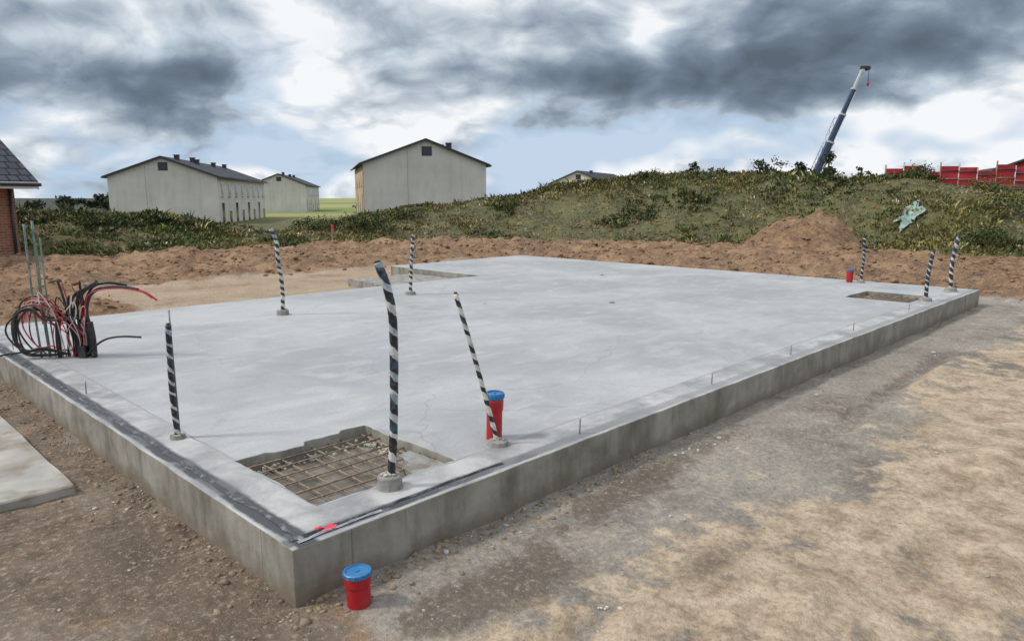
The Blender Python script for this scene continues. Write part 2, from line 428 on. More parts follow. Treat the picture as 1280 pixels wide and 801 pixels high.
nm=bpy.data.meshes.new_from_object(body.evaluated_get(dg)); body.modifiers.clear(); body.data=nm
for c in cs: bpy.data.objects.remove(c,do_unlink=True)
md=body.modifiers.new('bevel','BEVEL'); md.width=.007; md.segments=2; md.limit_method='ANGLE'; md.angle_limit=math.radians(50)

def rebar_pit(x0,x1,y0,y1,tag,nx,ny):
    box('pit_bed_'+tag,(x0+.02,y0+.02,ZS-.13),(x1-.02,y1-.02,ZS-.118),M_pitbed,slab)
    rr=random.Random(4)
    segs=[]
    for i in range(nx):
        x=x0+.05+(x1-x0-.1)*i/(nx-1)+rr.uniform(-.012,.012)
        segs.append(((x,y0-.02,ZS-.062),(x+rr.uniform(-.03,.03),y1+.02,ZS-.060)))
    for i in range(ny):
        y=y0+.05+(y1-y0-.1)*i/(ny-1)+rr.uniform(-.012,.012)
        segs.append(((x0-.02,y,ZS-.053),(x1+.02,y+rr.uniform(-.03,.03),ZS-.051)))
    for i,(a,c) in enumerate(segs):
        sweep(f'rebar_{tag}_{i}',[a,c],.0055,M_rebar,slab,seg=7)
M_pitbed=simple('pit_bed',(.15,.13,.105),.95,.4,7,bump=.9,dirt=(.24,.22,.19))
rebar_pit(.35,1.33,.37,1.35,'a',8,7)
rebar_pit(11.0,12.1,.42,1.42,'b',9,8)
def ico():
    bm=bmesh.new(); bmesh.ops.create_icosphere(bm,subdivisions=1,radius=1); V=np.array([v.co[:] for v in bm.verts]); Fc=np.array([[v.index for v in f.verts] for f in bm.faces]); bm.free(); return V,Fc
IV,IF=ico()
def stones(name,X,Y,Z,S,mat,flat=.65,parent=None,rough=.32):
    n=len(X); nv=len(IV)
    D=1+rng.uniform(-rough,rough,(n,nv,1)); sc3=S[:,None,None]*np.stack([rng.uniform(.6,1.4,n),rng.uniform(.7,1.2,n),rng.uniform(flat*.7,flat*1.2,n)],1)[:,None,:]
    a=rng.uniform(0,6.28,n); v=IV[None]*D*sc3; c,s_=np.cos(a)[:,None],np.sin(a)[:,None]
    x=v[:,:,0]*c-v[:,:,1]*s_+X[:,None]; y=v[:,:,0]*s_+v[:,:,1]*c+Y[:,None]; z=v[:,:,2]+Z[:,None]
    V=np.stack([x,y,z],2).reshape(-1,3); Fc=(IF[None]+(np.arange(n)*nv)[:,None,None]).reshape(-1,3)
    return np_mesh(name,V,Fc,mat,parent)
def crumbs(name,lines,n,depth,sz):
    X=[];Y=[];Z=[];S=[]
    for (a,c,nx,ny) in lines:
        t=rng.uniform(0,1,n); q=np.abs(rng.normal(0,1,n))*depth
        dens=rng.uniform(0,1,n)<(.2+.8*(vn(t*9,t*0+a[0]*7,3)>.5))
        x=a[0]+(c[0]-a[0])*t+nx*q; y=a[1]+(c[1]-a[1])*t+ny*q
        z=ZS-.118+rng.uniform(0,.055,n)*np.exp(-q/depth*.9)
        X.append(x[dens]);Y.append(y[dens]);Z.append(z[dens]);S.append((sz*rng.uniform(.4,1.6,n))[dens])
    stones(name,np.concatenate(X),np.concatenate(Y),np.concatenate(Z),np.concatenate(S),M_foam,.8,slab)
crumbs('polystyrene_crumbs_a',[((.38,1.29),(1.30,1.31),0,-1),((1.30,.8),(1.30,1.3),-1,0),((.375,.9),(.375,1.3),1,0),((.8,.39),(1.2,.39),0,1)],230,.018,.011)
crumbs('polystyrene_crumbs_b',[((11.05,1.38),(12.08,1.38),0,-1)],150,.05,.02)
prism('pit_ledge',poly_edges([(1.06,.375),(1.32,.37),(1.315,.80),(1.20,.78),(1.17,.62),(1.08,.58)],.05,.008,3),ZS-.117,ZS-.045,M_rough,slab)
def foil(name,a,c,wd,seed,mat):
    rr=random.Random(seed); a=Vector(a);c=Vector(c); n=int((c-a).length/.06); V=[];Fc=[]
    d=(c-a).normalized(); nr=Vector((-d.y,d.x,0))
    w=0
    for i in range(n+1):
        p=a.lerp(c,i/n); w=.85*w+rr.uniform(-.005,.005); k2=rr.uniform(.5,1.2)
        V.append(p+nr*(w-wd/2*k2)); V.append(p+nr*w+Vector((0,0,.005+rr.uniform(0,.006)))); V.append(p+nr*(w+wd/2*rr.uniform(.5,1.2)))
        if i: k=(i-1)*3; Fc+=[(k,k+3,k+4,k+1),(k+1,k+4,k+5,k+2)]
    return py_mesh(name,V,Fc,mat,slab)
M_foil=simple('bitumen_foil',(.035,.04,.047),.35,.3,15,bump=.3,dirt=(.20,.21,.22))
foil('perimeter_foil_a',(.085,.05,ZS+.003),(.085,6.9,ZS+.003),.04,1,M_foil)
foil('perimeter_foil_b',(.03,.085,ZS+.003),(1.5,.085,ZS+.003),.02,2,M_foil)
M_pale=simple('pale_foil',(.42,.44,.45),.4,.2,15)
foil('perimeter_foil_c',(.05,.045,ZS+.005),(.55,.06,ZS+.005),.02,5,M_pale)
M_paint=simple('red_marking_paint',(.70,.03,.07),.5,.1,9)
def blob(name,cx,cy,z,r,mat,seed,parent=slab,stretch=1.6,ang=.4):
    rr=random.Random(seed); pts=[]
    for i in range(22):
        a=2*math.pi*i/22; q=r*rr.uniform(.45,1.15); px=q*math.cos(a)*stretch; py=q*math.sin(a)
        pts.append((cx+px*math.cos(ang)-py*math.sin(ang),cy+px*math.sin(ang)+py*math.cos(ang),z))
    return py_mesh(name,pts,[tuple(range(22))],mat,parent)
blob('paint_mark',.245,.075,ZS+.012,.032,M_paint,3)
blob('paint_mark_b',.205,.12,ZS+.0045,.016,M_paint,6)
for k,(x,y) in enumerate([(7.71,3.83),(10.9,6.46),(6.2,5.2)]):
    blob(f'floor_hole_{k}',x,y,ZS+.004,.05 if k<2 else .02,M_dark,k+2,stretch=1.5)
for k,(x,y) in enumerate([(.167,3.8),(2.29,.107),(4.2,.13),(7.83,.17),(10.1,.17),(13.3,3.4),(5.9,.14),(.16,6.4)]):
    sweep(f'anchor_pin_{k}',[(x,y,ZS-.02),(x+.003,y,ZS+.10),(x+.003,y,ZS+.12)],[.006,.006,.006],M_galv,slab,seg=8)
pad=empty('blinding_concrete_pad')
prism('pad',poly_edges([(7.0,8.32),(8.98,8.32),(8.98,10.6),(7.25,10.7)],.15,.03,8),-.1,.17,M_rough,pad)
pl=empty('concrete_plate')
o=prism('plate',poly_edges([(-3.2,2.27),(-.34,2.27),(-.33,5.2),(-3.2,5.3)],.2,.006,4),-.05,.065,M_plate,pl)
md=o.modifiers.new('bevel','BEVEL'); md.width=.01; md.limit_method='ANGLE'

# ---------------------------------------------------------------- stub-up conduits
def conduit(base,pts,rad,mat,collar=None,z0=ZS,rod=False,name='taped_conduit'):
    e=empty(name,(base[0],base[1],z0))
    R=Vector((R2[0],R2[1],0)); Fv=Vector((F2[0],F2[1],0))
    path=catmull([R*p[0]+Fv*(p[2] if len(p)>2 else 0)+Vector((0,0,p[1])) for p in pts],14)
    rr=random.Random(int(base[0]*100)); 
    sweep('sleeve',path,[rad*(1+rr.uniform(-.05,.05)) for _ in path],mat,e,seg=14)
    top=path[-1]; 
    sweep('mouth',[top,top+Vector((0,0,.012))],rad*.7,M_black,e,seg=12)
    if collar:
        cr,ch=collar
        lathe('mortar_collar',[(cr*1.12,-.01),(cr*1.06,.01),(cr,.02),(cr*.98,ch*.9),(cr*.9,ch),(cr*.4,ch+.004)],M_rough,e)
        n=14; a=rng.uniform(0,6.28,n); q=rad+rng.uniform(0,.02,n)
        stones('foam_crumbs',q*np.cos(a),q*np.sin(a),np.full(n,ch+.008),rng.uniform(.006,.015,n),M_foam,.8,e)
    if rod: sweep('rod',[(.018,.01,0),(.012,.015,rod)],.006,M_green,e,seg=8)
    return e
conduit((.778,.291),[(0,0),(.025,.25),(.04,.6),(.045,.95),(.02,1.15),(-.03,1.30)],.024,M_tapeA,(.072,.075))
conduit((.262,2.056),[(0,0),(-.015,.3),(-.01,.6),(-.005,.80)],.020,M_tapeB,(.05,.015),rod=.9)
conduit((3.43,6.48),[(0,0),(.01,.4),(-.03,.8),(-.04,1.05),(-.11,1.22)],.029,M_tapeC,(.085,.07))
conduit((6.06,6.92),[(0,0),(.02,.4),(.05,.8),(.07,1.03)],.030,M_tapeC,(.09,.05))
conduit((1.728,.363),[(0,0,0),(-.07,.28,0),(-.17,.66,0),(-.275,1.03,0)],.016,M_tapeC,(.07,.03))
conduit((11.41,.29),[(0,0),(.0,.4),(.05,.82)],.030,M_tapeB,(.09,.05))
conduit((13.09,.33),[(0,0),(-.02,.5),(.05,1.0)],.035,M_tapeA,(.1,.06))
conduit((13.35,1.95),[(0,0),(.02,.5),(.0,.88)],.026,M_tapeB,(.07,.04))

# ---------------------------------------------------------------- drain pipes with caps
def drain_pipe(x,y,z,r,h,lean=0):
    e=empty('capped_drain_pipe',(x,y,z)); e.rotation_euler=(lean,lean*.5,0)
    lathe('pipe',[(r,-.12),(r,h*.55),(r*1.0,h*.60),(r*1.10,h*.63),(r*1.12,h*.80),(r*1.10,h*.86),(r*1.02,h*.88),(r*1.02,h*.9)],M_red,e,seg=36)
    lathe('cap',[(r*1.13,h*.87),(r*1.17,h*.885),(r*1.17,h*.985),(r*1.12,h),(r*.98,h*1.005),(r*.94,h*.975),(r*.5,h*.972),(r*.18,h*.975),(r*.16,h*1.0),(.002,h*1.0)],M_blue,e,seg=36)
    for k in range(16):
        a=2*math.pi*k/16; c,s=math.cos(a),math.sin(a); q=r*1.17
        V=[(q*c-s*.004,q*s+c*.004,h*.892),(q*c+s*.004,q*s-c*.004,h*.892),((q+.004)*c,(q+.004)*s,h*.892),(q*c-s*.004,q*s+c*.004,h*.98),(q*c+s*.004,q*s-c*.004,h*.98),((q+.004)*c,(q+.004)*s,h*.98)]
        py_mesh(f'grip_{k}',V,[(0,2,5,3),(2,1,4,5),(3,5,4),(0,1,2)],M_blue,e)
    return e
drain_pipe(1.80,.475,ZS,.055,.33,.02)
drain_pipe(.224,-.206,-.005,.058,.185,-.03)
drain_pipe(13.3,2.15,ZS,.06,.26)

# ---------------------------------------------------------------- cable bundle
cb=empty('cable_bundle',(.53,5.46,ZS),TH-math.pi/2)
s=.0084
def cp(px,py,d=0): return ((px-95)*s,d,(445-py)*s)
def cable(nm,pts,rad,mat): sweep(nm,catmull(pts,8),rad,mat,cb,seg=8)
cable('thick_cable_1',[cp(76,446),cp(75,425),cp(77,400),cp(80,385)],.028,M_black)
cable('thick_cable_2',[cp(118,444),cp(118,420),cp(116,400)],.032,M_black)
cable('thick_cable_3',[cp(92,446,.05),cp(92,425,.05),cp(90,400,.04),cp(100,380,.03),cp(112,362,0),cp(130,350,0)],.024,M_black)
cable('thick_cable_4',[cp(102,446,.1),cp(101,425,.1),cp(98,405,.1)],.035,M_black)
cable('arc_cable_1',[cp(116,405),cp(114,385),cp(122,365),cp(140,357),cp(165,357),cp(180,360)],.017,M_black)
cable('arc_cable_tip',[cp(178,359.5),cp(190,364),cp(202,373)],.010,M_redc)
cable('arc_cable_2',[cp(112,410,.05),cp(108,385,.05),cp(120,358,.05),cp(140,352,.05),cp(160,356,.1)],.015,M_black)
cable('arc_cable_3',[cp(112,440,-.03),cp(125,428,-.04),cp(140,420,-.05),cp(160,417,-.06),cp(182,418,-.06)],.011,M_black)
cable('red_arc',[cp(112,392,-.02),cp(118,368,-.02),cp(135,360,-.03),cp(160,358,-.03),cp(185,362,-.03),cp(198,370,-.03)],.006,M_redc)
rr=random.Random(21)
for k in range(8):
    cx=52+rr.uniform(-6,8); cy=408+rr.uniform(-8,6); ra=rr.uniform(20,28); rb=rr.uniform(26,36); d=rr.uniform(-.12,.12)
    pts=[cp(84+rr.uniform(-8,8),440,d*.3)]
    for a in [-60,-110,-160,-210,-250,-290,-330]:
        aa=math.radians(a+rr.uniform(-10,10)); pts.append(cp(cx+ra*math.cos(aa),min(443,cy-rb*math.sin(aa)),d))
    pts.append(cp(92+rr.uniform(-10,14),395,0))
    cable(f'loop_{k}',pts,rr.choice([.007,.009,.011]),M_redc if k==3 else M_black)
mats=[M_pinkc,M_redc,M_whitec,M_pinkc,M_black,M_redc,M_whitec,M_black]
for k in range(20):
    x0=rr.uniform(72,116); m=mats[k%8]
    tx=rr.uniform(30,120); ty=rr.uniform(362,395); d=rr.uniform(-.12,.12)
    cable(f'thin_wire_{k}',[cp(x0,444,d*.3),cp(x0+rr.uniform(-6,6),415,d*.5),cp((x0+tx)/2+rr.uniform(-8,8),390+rr.uniform(-12,8),d),cp(tx,ty,d),cp(tx+rr.uniform(-12,4),ty+rr.uniform(8,30),d*1.3)],rr.choice([.004,.005,.006]),m)
for k in range(9):
    x0=rr.uniform(84,118);  m=[M_black,M_black,M_redc][k%3]
    cable(f'upright_wire_{k}',[cp(x0,444,.02),cp(x0+rr.uniform(-4,4),410,.02),cp(x0+rr.uniform(-8,10),380,.0),cp(x0+rr.uniform(-6,20),rr.uniform(345,368),-.02)],[.012,.014,.006][k%3],m)
for k,(x,tp,rd) in enumerate([(49,280,.011),(57,276,.012),(62,296,.008),(54,303,.007)]):
    cable(f'green_conduit_{k}',[cp(x+3,446,.03*k),cp(x,380,.03*k),cp(x-1,tp,.03*k)],rd,M_green)
cable('white_rope',[(-1.0,-.9,.02),(-.95,-.8,.12),(-.8,-.55,.06),(-.72,-.5,.01)],.006,M_whitec)
cable('ground_cable',[(-.1,.3,.015),(-.5,.25,.02),(-.75,.05,.02),(-.9,-.3,.015)],.01,M_black)
box('cable_duct',(.05,-.05,0),(.13,.03,.13),M_black,cb,.01)

# ---------------------------------------------------------------- buildings
def mat_plaster():
    m,t,b,tc=material('grey_render'); P=tc.outputs['Object']
    c=t.mix(t.mr(t.noise(P,.35,5,.6),.3,.7),(.54,.52,.475),(.70,.68,.63))
    v=t.noise(t.vm('MULTIPLY',P,(2,2,.25)),1.1,4,.6); c=t.mix(t.mr(v,.5,.75,0,.45),c,(.43,.41,.37))
    br=t.new('ShaderNodeTexBrick'); 
    t.put(br.inputs['Vector'],t.comb(t.m('ADD',t.sep(P)[0],t.sep(P)[1]),t.sep(P)[2],0)); br.inputs['Scale'].default_value=1
    br.inputs['Brick Width'].default_value=.5; br.inputs['Row Height'].default_value=.25; br.inputs['Mortar Size'].default_value=.012
    c=t.mix(t.m('MULTIPLY',br.outputs['Fac'],.12),c,(.3,.29,.27))
    t.put(b.inputs['Base Color'],c); b.inputs['Roughness'].default_value=.95; return m
M_pl=mat_plaster()
M_ochre=simple('ochre_render',(.44,.32,.19),.9,.15,.6)
def mat_tiles():
    m,t,b,tc=material('dark_roof_tiles'); P=tc.outputs['Object']; x,y,z=t.sep(P)
    br=t.new('ShaderNodeTexBrick'); t.put(br.inputs['Vector'],t.comb(x,t.m('MULTIPLY',z,1.7),0)); br.inputs['Scale'].default_value=1
    br.inputs['Brick Width'].default_value=.30; br.inputs['Row Height'].default_value=.34; br.inputs['Mortar Size'].default_value=.035; br.inputs['Mortar Smooth'].default_value=.6
    c=t.mix(br.outputs['Fac'],(.075,.083,.10),(.015,.017,.022)); c=t.mix(t.mr(t.noise(P,3,3),.4,.6,0,.4),c,(.04,.044,.052))
    t.put(b.inputs['Base Color'],c); b.inputs['Roughness'].default_value=.75; b.inputs['Specular IOR Level'].default_value=.2
    t.put(b.inputs['Normal'],t.bump(t.m('SUBTRACT',1,br.outputs['Fac']),.8,.04)); return m
M_tile=mat_tiles()
def mat_brick():
    m,t,b,tc=material('red_brickwork'); P=tc.outputs['Object']; x,y,z=t.sep(P)
    br=t.new('ShaderNodeTexBrick'); t.put(br.inputs['Vector'],t.comb(t.m('ADD',x,y),z,0)); br.inputs['Scale'].default_value=1
    br.inputs['Brick Width'].default_value=.25; br.inputs['Row Height'].default_value=.08; br.inputs['Mortar Size'].default_value=.010
    br.inputs['Color1'].default_value=(.32,.115,.05,1); br.inputs['Color2'].default_value=(.21,.075,.035,1); br.inputs['Mortar'].default_value=(.27,.24,.21,1)
    t.put(b.inputs['Base Color'],br.outputs['Color']); b.inputs['Roughness'].default_value=.9; return m
M_brick=mat_brick()
M_glass=simple('window_glass',(.02,.024,.03),.12,.2,2,bump=0)

def house(f,r,azdeg,W,L,zb,ze,zr,name='gable_house',windows=True,leftmat=None,vents=((.3,.55),(.5,.6),(.7,.5)),wall=None):
    a=math.radians(azdeg); d=Vector((math.cos(a)*F2[0]+math.sin(a)*R2[0],math.cos(a)*F2[1]+math.sin(a)*R2[1]))
    p=site(f,r); e=empty(name,(p.x,p.y,0),math.atan2(d.y,d.x)-math.pi/2)
    h=W/2
    V=[(0,0,zb),(W,0,zb),(W,0,ze),(h,0,zr),(0,0,ze),(0,L,zb),(W,L,zb),(W,L,ze),(h,L,zr),(0,L,ze)]
    py_mesh('walls',V,[(0,1,2,3,4),(6,5,9,8,7),(1,6,7,2),(5,0,4,9)],wall or M_pl,e)
    sl=(zr-ze)/h; oh=.35; og=.3; th=.16
    for sgn,nm in ((-1,'roof_left'),(1,'roof_right')):
        xe=h+sgn*(h+oh); z0=ze-sl*oh+.02; z1=zr+.02
        V=[(h,-og,z1),(xe,-og,z0),(xe,L+og,z0),(h,L+og,z1)]
        V+= [(v[0],v[1],v[2]+th) for v in V]
        Fc=[(0,1,2,3),(7,6,5,4),(0,4,5,1),(1,5,6,2),(2,6,7,3),(3,7,4,0)]
        py_mesh(nm,V,Fc,M_tile,e)
        V=[(h,-og-.03,z1-.03),(xe,-og-.03,z0-.03),(xe,-og-.03,z0+.14),(h,-og-.03,z1+.14)]
        V+=[(v[0],v[1]+.025,v[2]) for v in V]
        py_mesh('bargeboard',V,[(0,1,2,3),(7,6,5,4),(0,4,5,1),(2,6,7,3),(1,5,6,2)],M_dark,e)
        sweep('gutter',[(xe+sgn*.05,-og,z0+.02),(xe+sgn*.05,L+og,z0+.02)],.07,M_dark,e,seg=8)
    def win(nm,face,u,z,w,hh,frame=True):
        if face=='g':
            box(nm+'_frame',(u-w/2-.06,-.04,z-.06),(u+w/2+.06,.02,z+hh+.06),M_dark if not frame else M_white,e)
            box(nm+'_pane',(u-w/2,-.06,z),(u+w/2,-.035,z+hh),M_glass,e)
        else:
            x=W if face=='r' else 0; sg=1 if face=='r' else -1
            xs=sorted((x-.02*sg,x+.04*sg)); box(nm+'_frame',(xs[0],u-w/2-.07,z-.07),(xs[1],u+w/2+.07,z+hh+.07),M_white if frame else M_dark,e)
            xs=sorted((x+.035*sg,x+.06*sg)); box(nm+'_pane',(xs[0],u-w/2,z),(xs[1],u+w/2,z+hh),M_glass,e)
            xs=sorted((x-.0*sg,x+.14*sg)); box(nm+'_sill',(xs[0],u-w/2-.1,z-.13),(xs[1],u+w/2+.1,z-.08),M_plate,e)
    win('loft_window','g',h+.1,ze+.62*(zr-ze)-.45,.75,.65,False)
    box('expansion_joint',(h-1.6,-.012,zb),(h-1.57,.01,ze+(h-1.6)*sl-.05),M_plate,e)
    if windows:
        for face in ('r','l'):
            n=int(L/3.1)
            for k in range(n):
                u=1.7+k*(L-3.0)/max(1,n-1)
                win(f'upper_{face}{k}',face,u,ze-1.75,1.0 if k%3 else .7,1.15)
                win(f'lower_{face}{k}',face,u,ze-4.6,1.0,1.25 if k%2 else 2.1)
    if leftmat:
        box('ochre_panel',(-.05,.02,zb),(-.01,L-.02,ze-.1),leftmat,e)
    for k,(uy,ux) in enumerate(vents):
        yy=uy*L; xx=h+(ux-.5)*W; zz=zr-abs(xx-h)*sl
        box(f'chimney_{k}',(xx-.22,yy-.22,zz-.1),(xx+.22,yy+.22,zz+.62),M_dark,e)
        box(f'chimney_cap_{k}',(xx-.28,yy-.28,zz+.62),(xx+.28,yy+.28,zz+.68),M_dark,e)
    return e
def house_r(f,r,az,W,*a,**k):
    al=math.radians(az)
    return house(f+math.sin(al)*W,r-math.cos(al)*W,az,W,*a,**k)
house_r(72,-29.05,-8.7,10.1,25,-2.3,3.96,5.78,vents=((.12,.56),(.32,.62),(.36,.55),(.6,.62),(.85,.6)))
house_r(135,-38.2,-8.7,9.6,22,-2.3,4.3,6.2,vents=((.1,.56),(.3,.62),(.6,.6)))
house(62,-12.6,-15,10.67,13,-2.3,4.8,6.8,vents=((.3,.68),(.05,.70)),leftmat=M_ochre)
house(125,6.5,25,10,20,-2.3,4.3,6.3,vents=((.2,.6),))

# brick bungalow at the left, only its near corner reaches into view
def brick_house():
    p=site(22.0,-14.3); e=empty('brick_house',(p.x,p.y,0),TH+math.radians(61-90))
    Wd,Dp=12.0,8.4; ov=.65; ez=2.33; sl=.70; rz=ez+sl*Dp/2; zb=-.3
    x0,x1,y0,y1=-Wd+.3,-.35,ov,Dp-ov; zw=ez+sl*ov-.08
    V=[(x0,y0,zb),(x1,y0,zb),(x1,y1,zb),(x0,y1,zb),(x0,y0,zw),(x1,y0,zw),(x1,y1,zw),(x0,y1,zw),(x0,Dp/2,rz-.1),(x1,Dp/2,rz-.1)]
    py_mesh('walls',V,[(0,1,5,4),(2,3,7,6),(1,2,6,9,5),(3,0,4,8,7)],M_brick,e)
    for sg,nm in ((0,'roof_front'),(1,'roof_back')):
        ya=0 if sg==0 else Dp
        V=[(-Wd,ya,ez),(0,ya,ez),(0,Dp/2,rz),(-Wd,Dp/2,rz)]; V+=[(v[0],v[1],v[2]+.12) for v in V]
        py_mesh(nm,V,[(3,2,1,0),(4,5,6,7),(0,1,5,4),(1,2,6,5),(2,3,7,6),(3,0,4,7)],M_tile,e)
    box('fascia',(-Wd,-.03,ez-.12),(.02,-.005,ez+.08),M_white,e)
    box('soffit',(-Wd+.05,.0,ez-.12),(-.02,ov-.01,ez-.09),M_white,e)
    V=[(.005,0,ez-.14),(.005,Dp/2,rz-.14),(.005,Dp/2,rz+.10),(.005,0,ez+.10)]; V+=[(v[0]+.03,v[1],v[2]) for v in V]
    py_mesh('verge_board',V,[(0,1,2,3),(7,6,5,4),(0,4,5,1),(1,5,6,2),(2,6,7,3),(3,7,4,0)],M_dark,e)
    sweep('ridge_tiles',[(-Wd,Dp/2,rz+.13),(0,Dp/2,rz+.13)],.09,M_tile,e,seg=10)
    sweep('gutter',[(-Wd,-.09,ez+.0),(.05,-.09,ez+.0)],.05,M_dark,e,seg=8)
    box('window_frame',(-3.6,ov-.04,.9),(-2.2,ov+.02,2.0),M_white,e)
    box('window_pane',(-3.52,ov-.06,.98),(-2.28,ov-.035,1.92),M_glass,e)
    sweep('downpipe',[(-.5,ov-.06,ez-.1),(-.5,ov-.06,-.1)],.045,M_dark,e,seg=8)
brick_house()

# ---------------------------------------------------------------- crane
def crane():
    g=site(110,45.2); gz=tz(g.x,g.y); e=empty('mobile_crane',(g.x,g.y,gz),TH-math.pi/2)
    M_b=simple('crane_blue_paint',(.03,.05,.11),.4,.2,2); M_y=simple('crane_pale_panel',(.46,.48,.50),.4,.1,3)
    zt=21-gz; b0=Vector((0,0,2.6)); b1=Vector((6.5,0,zt)); d=(b1-b0); dn=d.normalized(); px=Vector((0,1,0)); pz=dn.cross(px)
    def sec(nm,t0,t1,w,mat,off=0,dep=.8):
        a=b0+d*t0+pz*off; c=b0+d*t1+pz*off
        V=[]
        for q in (a,c):
            for (i,j) in ((-.5,-.5),(.5,-.5),(.6,.0),(.5,.5),(-.5,.5),(-.6,0)): V.append(q+px*i*dep+pz*j*w)
        py_mesh(nm,V,[tuple(range(6))[::-1],tuple(range(6,12))]+[(i,(i+1)%6,6+(i+1)%6,6+i) for i in range(6)],mat,e)
    sec('boom_base',-.05,.34,.92,M_b); sec('boom_collar_1',.335,.35,1.1,M_y,0,.9); sec('boom_mid',.35,.58,.74,M_b,0,.7); sec('boom_collar_2',.575,.59,.9,M_y)
    sec('boom_upper',.59,.80,.6,M_b,0,.55); sec('boom_collar_3',.795,.81,.72,M_y,0,.65); sec('boom_tip',.81,.97,.46,M_y,0,.45)
    sec('edge_band_1',.0,.33,.1,M_y,-.44,.86); sec('edge_band_2',.36,.57,.09,M_y,-.35,.76); sec('edge_band_3',.60,.79,.08,M_y,-.28,.6)
    for k in range(14):
        t0=.06+k*.035; a=b0+d*t0+pz*(.95 if k%2 else .6); c=b0+d*(t0+.035)+pz*(.6 if k%2 else .95)
        sweep(f'jib_lacing_{k}',[a,c],.035,M_galv,e,seg=5)
    sweep('jib_chord',[b0+d*.06+pz*.95,b0+d*.55+pz*.95],.05,M_galv,e,seg=6)
    box('boom_head',(b1.x-.6,-.25,zt-.4),(b1.x+.65,.25,zt+.0),M_b,e,.05)
    for k in range(2): sweep(f'sheave_{k}',[(b1.x+.5,-.35+k*.55,zt-.35),(b1.x+.5,-.25+k*.55,zt-.35)],.3,M_dark,e,seg=16)
    sweep('hoist_rope',[(b1.x+.7,0,zt-.3),(b1.x+.7,0,zt-2.2)],.035,M_dark,e,seg=6)
    lathe('hook_block',[(.05,-.45),(.16,-.35),(.2,-.1),(.14,.1),(.05,.2)],M_red,e,loc=(b1.x+.7,0,zt-2.4),seg=10)
    sweep('lift_ram',[(1.6,0,1.9),tuple(b0+d*.22+Vector((.35,0,0)))],.18,M_galv,e)
    box('carrier',(-5.5,-1.25,.75),(5.5,1.25,1.35),M_b,e,.08); box('superstructure',(-2.3,-1.1,1.37),(1.7,1.1,2.5),M_b,e,.1)
    box('counterweight',(-3.4,-1.2,1.45),(-2.35,1.2,2.7),M_dark,e,.06); box('driver_cab',(4.0,-1.2,1.36),(5.6,1.2,2.5),M_y,e,.12); box('crane_cab',(.4,-1.75,1.5),(1.9,-1.12,2.9),M_y,e,.1)
    box('cab_glass',(5.58,-1.0,1.9),(5.63,1.0,2.4),M_glass,e)
    for i,x in enumerate((-4.4,-2.9,1.4,2.9,4.6)):
        for j,y in enumerate((-1.3,1.0)): sweep(f'wheel_{i}{j}',[(x,y,.55),(x,y+.32,.55)],.55,M_black,e,seg=20)
    for i,x in enumerate((-5,3.6)):
        box(f'outrigger_{i}',(x-.15,-2.9,.6),(x+.15,2.9,.74),M_dark,e); 
        for j,y in enumerate((-2.8,2.8)): sweep(f'outrigger_leg_{i}{j}',[(x,y,0),(x,y,.9)],.1,M_galv,e)
crane()

# ---------------------------------------------------------------- red hoarding, roofs at right
M_hoard=simple('red_hoarding',(.42,.02,.03),.6,.35,.9,dirt=(.22,.02,.025))
def hoarding():
    e=empty('red_site_hoarding')
    n=20
    for k in range(n):
        f=60-k*.25; r=30.6+k*1.35
        p=site(f,r); q=site(f-.25,r+1.3)
        z=tz(p.x,p.y); top=z+2.5+.28*math.sin(k*2.3)
        a=Vector((p.x,p.y,z)); c=Vector((q.x,q.y,z)); dd=(c-a); nn=Vector((-dd.y,dd.x,0)).normalized()*.03
        V=[a-nn,c-nn,c+nn,a+nn]; V=[Vector((v.x,v.y,z+.15)) for v in V]+[Vector((v.x,v.y,top)) for v in V]
        py_mesh(f'panel_{k}',V,[(0,3,2,1),(4,5,6,7),(0,1,5,4),(1,2,6,5),(2,3,7,6),(3,0,4,7)],M_hoard,e)
        sweep(f'post_{k}',[(p.x,p.y,z-.2),(p.x,p.y,top+.3)],.06,M_galv if k%3 else M_wood,e,seg=8)
        for j in (.3,.6,.85):
            zz=z+.15+(top-z-.15)*j
            sweep(f'rail_{k}_{j}',[(a.x-nn.x*2.2,a.y-nn.y*2.2,zz),(c.x-nn.x*2.2,c.y-nn.y*2.2,zz)],.04,M_wood if j==.6 else M_dark,e,seg=6)
hoarding()
def stack(f,r,L,n,z0=0):
    p=site(f,r); z=tz(p.x,p.y)+z0; e=empty('timber_stack',(p.x,p.y,z),TH-math.pi/2+.3); rr=random.Random(int(f*10+r))
    for k in range(n):
        x=(k%4)*.3; zz=(k//4)*.2
        box(f'beam_{k}',(rr.uniform(-.3,.3),x,zz),(L+rr.uniform(-.3,.3),x+.24,zz+.15),M_wood,e)
stack(57,37.5,4.5,24,.0); stack(55,29,3,26,.0)
M_rw=simple('red_painted_boards',(.30,.03,.025),.8,.25,1.5)
house(70,46.5,55,9,14,1.0,4.6,6.2,windows=False,vents=(),wall=M_rw)

